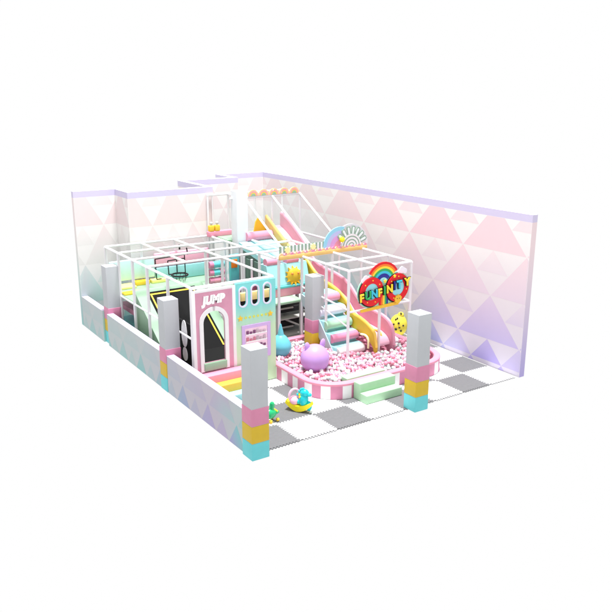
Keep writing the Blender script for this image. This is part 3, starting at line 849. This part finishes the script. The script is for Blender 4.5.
t.part('cyan_ledge', B().box(2.95, 4.3, 5.95, 6.2, 1.722, 1.80, CYAN, .02))
b = B().prism([(6.02, 1.81), (6.32, 1.81), (6.62, 2.42), (6.22, 2.42)], 'x', 2.85, 4.3, LCYAN); sp_ = t.part('sloping_pad', b, smooth=False)
b = B(); c0 = Vector((3.88, 6.08, 2.1)); tl = Matrix.Rotation(-.3, 3, 'X')
def on_slope(u, w, off): u *= 1.35; w *= 1.35; return (3.74+u, 6.10+w*.31-off, 2.03+w*.95+off*.3)
ray = B(); n = 12
for k in range(n):
    a = 2*PI*k/n
    for yy in (0,):
        q = [(.15*math.cos(a-.2), .15*math.sin(a-.2)), (.15*math.cos(a+.2), .15*math.sin(a+.2)), (.235*math.cos(a), .235*math.sin(a))]
        vs = [on_slope(u, w_, .02) for u, w_ in q]+[on_slope(u, w_, .07) for u, w_ in q]
        ray.add(vs, [(0,1,2),(5,4,3),(0,3,4,1),(1,4,5,2),(2,5,3,0)], mat('amber_foam', (244, 180, 40), .5, .03))
t.part('sun_rays', ray, sp_)
t.part('sun_face', B().ball(on_slope(0, 0, .05), .25, GOLD, 20, 12, (1, .35, 1)), sp_)
for u in (-.08, .08): t.part('sun_eye', B().ball(on_slope(u, .05, .14), .04, mat('peach_cheek', (236, 140, 70), .5, .02), 10, 8), sp_)
for x0, x1 in ((2.88, 3.36), (3.58, 4.02)): t.part('roller', B().tube([(x0, 6.33, 2.50), (x1, 6.33, 2.50)], .125, LPINK, 18))

# long upper ramp behind the panel
t = Thing('upper_ramp', (3.7, 7.5, 2.4), 'pale cyan padded ramp rising towards the top slide entrance', 'ramp')
b = B().prism([(6.62, 2.30), (8.35, 2.62), (8.35, 2.78), (6.62, 2.46)], 'x', 3.1, 4.3, LCYAN); t.part('ramp_pad', b, smooth=False)
t.part('top_roller', B().tube([(3.4, 8.42, 2.92), (4.35, 8.42, 2.92)], .15, LPINK, 22))
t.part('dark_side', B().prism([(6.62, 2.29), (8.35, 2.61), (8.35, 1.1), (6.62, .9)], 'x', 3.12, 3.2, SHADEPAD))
for y in (6.9, 7.4, 7.9): t.part('leg', B().tube([(3.02, y, .02), (3.02, y, 2.4)], .04, TUBE, 10))
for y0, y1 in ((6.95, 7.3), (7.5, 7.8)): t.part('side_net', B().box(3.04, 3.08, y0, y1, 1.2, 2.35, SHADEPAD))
t.part('low_pad', B().box(2.8, 3.1, 6.9, 7.4, 1.5, 1.8, mat('raspberry_vinyl', (170, 90, 120), .5, .03), .02))

# stairs with rollers up out of the pit
t = Thing('roller_stairs', (3.9, 3.9, .1), 'padded climbing stairs of cyan treads with white, pink and mint rollers', 'stairs')
rc = [WHITE, PINK, MINT, mat('pale_lavender_vinyl', (226, 222, 240), .5, .02), LPINK]
for k in range(5):
    y0 = 3.35+.31*k; z = .40+.312*k
    sb = B().box(3.42, 4.36, y0+.02, y0+.5, z-.30, z+.13, LCYAN, .02)
    s1 = t.part('stair_step', sb)
    t.part('roller', B().tube([(3.44, y0, z), (4.34, y0, z)], .125, rc[k], 22), s1)
t.part('stair_side', B().prism([(3.40, .08), (3.62, .08), (5.1, 1.5), (5.1, 1.72), (4.6, 1.6), (3.40, .30)], 'x', 3.385, 3.418, mat('grey_side_board', (176, 190, 196), .6, .03)))

# ------------------------------------------------------------------ the long yellow slide
def smooth_path(P, n=6):
    out = []
    for i in range(len(P)-1):
        p0, p1, p2, p3 = P[max(0, i-1)], P[i], P[i+1], P[min(len(P)-1, i+2)]
        for k in range(n):
            u = k/n
            out.append(tuple(.5*((2*p1[c])+(-p0[c]+p2[c])*u+(2*p0[c]-5*p1[c]+4*p2[c]-p3[c])*u*u+(-p0[c]+3*p1[c]-3*p2[c]+p3[c])*u**3) for c in (0, 1)))
    return out+[P[-1]]
def sweep(b, path, sec, m):
    """sweep a cross-section given as (x, dz) points along a path in y-z"""
    n = len(sec); vs = []
    for (y, z) in path:
        for sx, dz in sec: vs.append((sx, y, z+dz))
    fs = []
    for i in range(len(path)-1):
        for k in range(n): fs.append((i*n+k, i*n+(k+1) % n, (i+1)*n+(k+1) % n, (i+1)*n+k))
    fs += [tuple(range(n)), tuple(reversed(range((len(path)-1)*n, len(path)*n)))]
    b.add(vs, fs, m)
t = Thing('wave_slide', (4.75, 5.8, 0), 'long wavy slide with a yellow and a pink side board ending in the ball pit', 'slide')
SY = mat('slide_yellow_pad', (218, 180, 54), .45, .03)
LY = mat('pale_yellow_rim', (240, 204, 92), .4, .03)
SP = mat('rose_side_pad', (214, 146, 170), .5, .03)
def board(name, top, drop, x0, x1, m, base):
    tt = smooth_path(top, 5); b = B()
    low = [(y, max(base, z-drop)) for y, z in tt]
    n = len(tt)
    for x in (x0, x1):
        b.add([(x, y, z) for y, z in tt]+[(x, y, z) for y, z in low], [(k, k+1, n+k+1, n+k) for k in range(n-1)], m)
    b.add([(x0, y, z) for y, z in tt]+[(x1, y, z) for y, z in tt], [(k, k+1, n+k+1, n+k) for k in range(n-1)], m)
    b.add([(x0, y, z) for y, z in low]+[(x1, y, z) for y, z in low], [(k, k+1, n+k+1, n+k) for k in range(n-1)], m)
    for k in (0, n-1):
        b.add([(x0, *tt[k]), (x1, *tt[k]), (x1, *low[k]), (x0, *low[k])], [(0,1,2,3)], m)
    return t.part(name, b), tt
yt = [(2.84, .50), (2.88, .70), (2.95, .91), (3.22, 1.08), (3.6, 1.19), (3.94, 1.26), (4.24, 1.54), (4.64, 1.74), (5.08, 1.86), (5.53, 1.93), (5.96, 2.12), (6.41, 2.40), (7.0, 2.52), (7.3, 2.60), (7.65, 2.8), (8.27, 3.14), (8.85, 3.47)]
pt = [(2.90, .44), (2.92, .70), (2.97, .90), (3.11, 1.08), (3.39, 1.19), (3.71, 1.23), (4.09, 1.28), (4.59, 1.45), (5.05, 1.79), (5.52, 1.95), (6.0, 2.02), (6.39, 2.05), (6.8, 2.14), (7.2, 2.36), (7.55, 2.71), (8.41, 3.26), (8.99, 3.5)]
o_y, ys = board('left_board', yt, .40, 4.38, 4.48, SY, .30)
t.part('board_rim', B().tube([(4.43, y, z+.01) for y, z in ys], .045, LY, 10), o_y)
o_p, ps = board('right_board', pt, .80, 5.06, 5.18, SP, .20)
t.part('board_rim', B().tube([(5.12, y, z+.005) for y, z in ps], .05, mat('soft_pink_rim', (222, 160, 180), .45, .03), 10), o_p)
b = B(); bp_ = [(y, z-.42) for y, z in ps if z > .9]
sweep(b, bp_, [(4.49, -.06), (5.05, -.06), (5.05, 0), (4.49, 0)], mat('blush_slide_bed', (226, 178, 196), .35, .03)); t.part('slide_bed', b)
for x, yy, m in ((4.36, 0, mat('cream_handle', (250, 240, 190), .4, .02)), (4.93, .12, mat('yellow_handle', (240, 200, 90), .4, .02))):
    pts_ = smooth_path([(3.40+yy, .78), (3.18+yy, .80), (3.06+yy, .70), (3.05+yy, .45)], 5)
    t.part('handle', B().tube([(x-.05 if x < 5 else x+.02, a, z) for a, z in pts_], .03, m, 10))
for y in (4.5, 6.0, 7.4): t.part('leg', B().box(4.7, 4.8, y, y+.08, .06, [.92, 1.5, 2.0][[4.5, 6.0, 7.4].index(y)], STEEL))

# ------------------------------------------------------------------ upper tower with scalloped sign
T5 = Thing('climbing_tower', (4.6, 9.2, 0), 'tall white tube tower at the back with three slanting bars and rainbow scallops', 'play frame')
ZU = 4.16
XU = [3.55, 4.6, 5.72]
for x in XU:
    rail(T5, (x, 8.75, 2.4), (x, 8.75, ZU), .035, 'post'); rail(T5, (x, 9.9, .01), (x, 9.9, ZU), .035, 'post')
    rail(T5, (x, 8.75, ZU), (x, 6.42, ZT+.01), .036, 'slanting_bar'); rail(T5, (x, 8.75, ZU), (x, 9.9, ZU))
    rail(T5, (x, 6.42, ZT), (x, 9.9, ZT))
    rail(T5, (x, 6.42, .01), (x, 6.42, ZT), .035, 'post')
rail(T5, (3.0, 8.75, ZU), (5.72, 8.75, ZU)); rail(T5, (2.75, 9.9, ZU), (5.72, 9.9, ZU)); rail(T5, (3.5, 6.42, ZT), (5.72, 6.42, ZT)); rail(T5, (3.5, 5.25, ZT), (3.5, 6.42, ZT)); rail(T5, (4.6, 5.25, ZT), (4.6, 6.42, ZT)); rail(T5, (5.72, 5.25, ZT), (5.72, 6.42, ZT))
rail(T5, (2.78, 9.9, 2.0), (2.78, 9.9, ZU), .035, 'post'); rail(T5, (2.95, 9.9, 2.0), (2.95, 9.9, ZU), .02, 'post')
net = B()
net.add([(5.74, 6.42, .5), (5.74, 9.9, .5), (5.74, 9.9, ZU), (5.74, 8.75, ZU), (5.74, 6.42, ZT)], [(0,1,2,3,4)], NET2)
net.add([(3.55, 9.93, 2.9), (5.72, 9.93, 2.9), (5.72, 9.93, ZU), (3.55, 9.93, ZU)], [(0,1,2,3)], NET2)
net.add([(3.55, 8.77, ZU-.02), (5.72, 8.77, ZU-.02), (5.72, 6.44, ZT-.01), (3.55, 6.44, ZT-.01)], [(0,1,2,3)], NET2)
T5.part('net', net)
b = B()
for k in range(5):
    cx = 3.86+k*.40
    for m, r1, r0 in ((PEACH, .20, .155), (LPINK, .155, .115), (GOLD, .115, .085), (LMINT, .085, .002)): b.ring(cx, ZU+.035, r0, r1, 8.70, 8.73, 0, PI, m, 14)
T5.part('scallop_sign', b)
t = Thing('top_platform', (4.4, 9.3, 2.9), 'upper platform with pink padding behind the slanting bars of the tower', 'platform')
t.part('platform_top', B().box(2.9, 5.66, 8.8, 9.86, 2.72, 2.82, LMINT, .02))
t.part('pink_pad', B().box(2.6, 3.5, 9.5, 9.7, 2.82, 3.0, LPINK, .02))
t.part('sun_shape', B().prism([(3.95, 2.98), (4.02, 3.3), (4.15, 3.48), (4.3, 3.34), (4.42, 3.1), (4.45, 2.98)], 'y', 8.84, 8.9, mat('orange_yellow_foam', (250, 204, 60), .5, .03)))
for x in (2.72, 2.93):
    c = B().box(x-.09, x+.09, 9.5, 9.66, 3.0, 3.2, GOLD, .03); t.part('yellow_figure', c)
    t.part('figure_top', B().ball((x, 9.56, 3.27), .055, STEEL, 12, 8))

# ------------------------------------------------------------------ light
wld = bpy.data.worlds.new('World'); S.world = wld; wld.use_nodes = True
bgN = wld.node_tree.nodes['Background']; bgN.inputs['Color'].default_value = (1, 1, 1, 1); bgN.inputs['Strength'].default_value = 1.0
def area(name, loc, target, size, power, col=(1, 1, 1)):
    l = bpy.data.lights.new(name, 'AREA'); l.shape = 'DISK'; l.size = size; l.energy = power; l.color = col
    o = bpy.data.objects.new(name, l); COL.objects.link(o); o.location = loc
    d = (Vector(target)-Vector(loc)); o.rotation_euler = d.to_track_quat('-Z', 'Y').to_euler(); return o
area('studio_lamp', (2.2, 3.0, 45), (3.0, 4.5, 0), 9, 40000)

# ------------------------------------------------------------------ camera
yaw, pitch, roll, f = .588413, .275047, .002, 735.0644
cy_, sy_, cp, sp_c, cr, sr = math.cos(yaw), math.sin(yaw), math.cos(pitch), math.sin(pitch), math.cos(roll), math.sin(roll)
F = Vector((sy_*cp, cy_*cp, -sp_c)); Rt = Vector((cy_, -sy_, 0)); U = Rt.cross(F)
r_v = Rt*cr+U*sr; u_v = U*cr-Rt*sr
cam = bpy.data.cameras.new('camera'); co = bpy.data.objects.new('camera', cam); COL.objects.link(co)
mw = Matrix((( r_v.x, u_v.x, -F.x, 0), (r_v.y, u_v.y, -F.y, 0), (r_v.z, u_v.z, -F.z, 0), (0, 0, 0, 1)))
mw.translation = Vector((-8.15027, -12.43110, 7.28113)); co.matrix_world = mw
cam.sensor_width = 36; cam.lens = 36*f/612; cam.clip_end = 200; cam.clip_start = .1
S.camera = co
S.render.resolution_x = 1024; S.render.resolution_y = 1024
S.view_settings.view_transform = 'Standard'; S.view_settings.look = 'None'; S.view_settings.exposure = 0; S.view_settings.gamma = 1
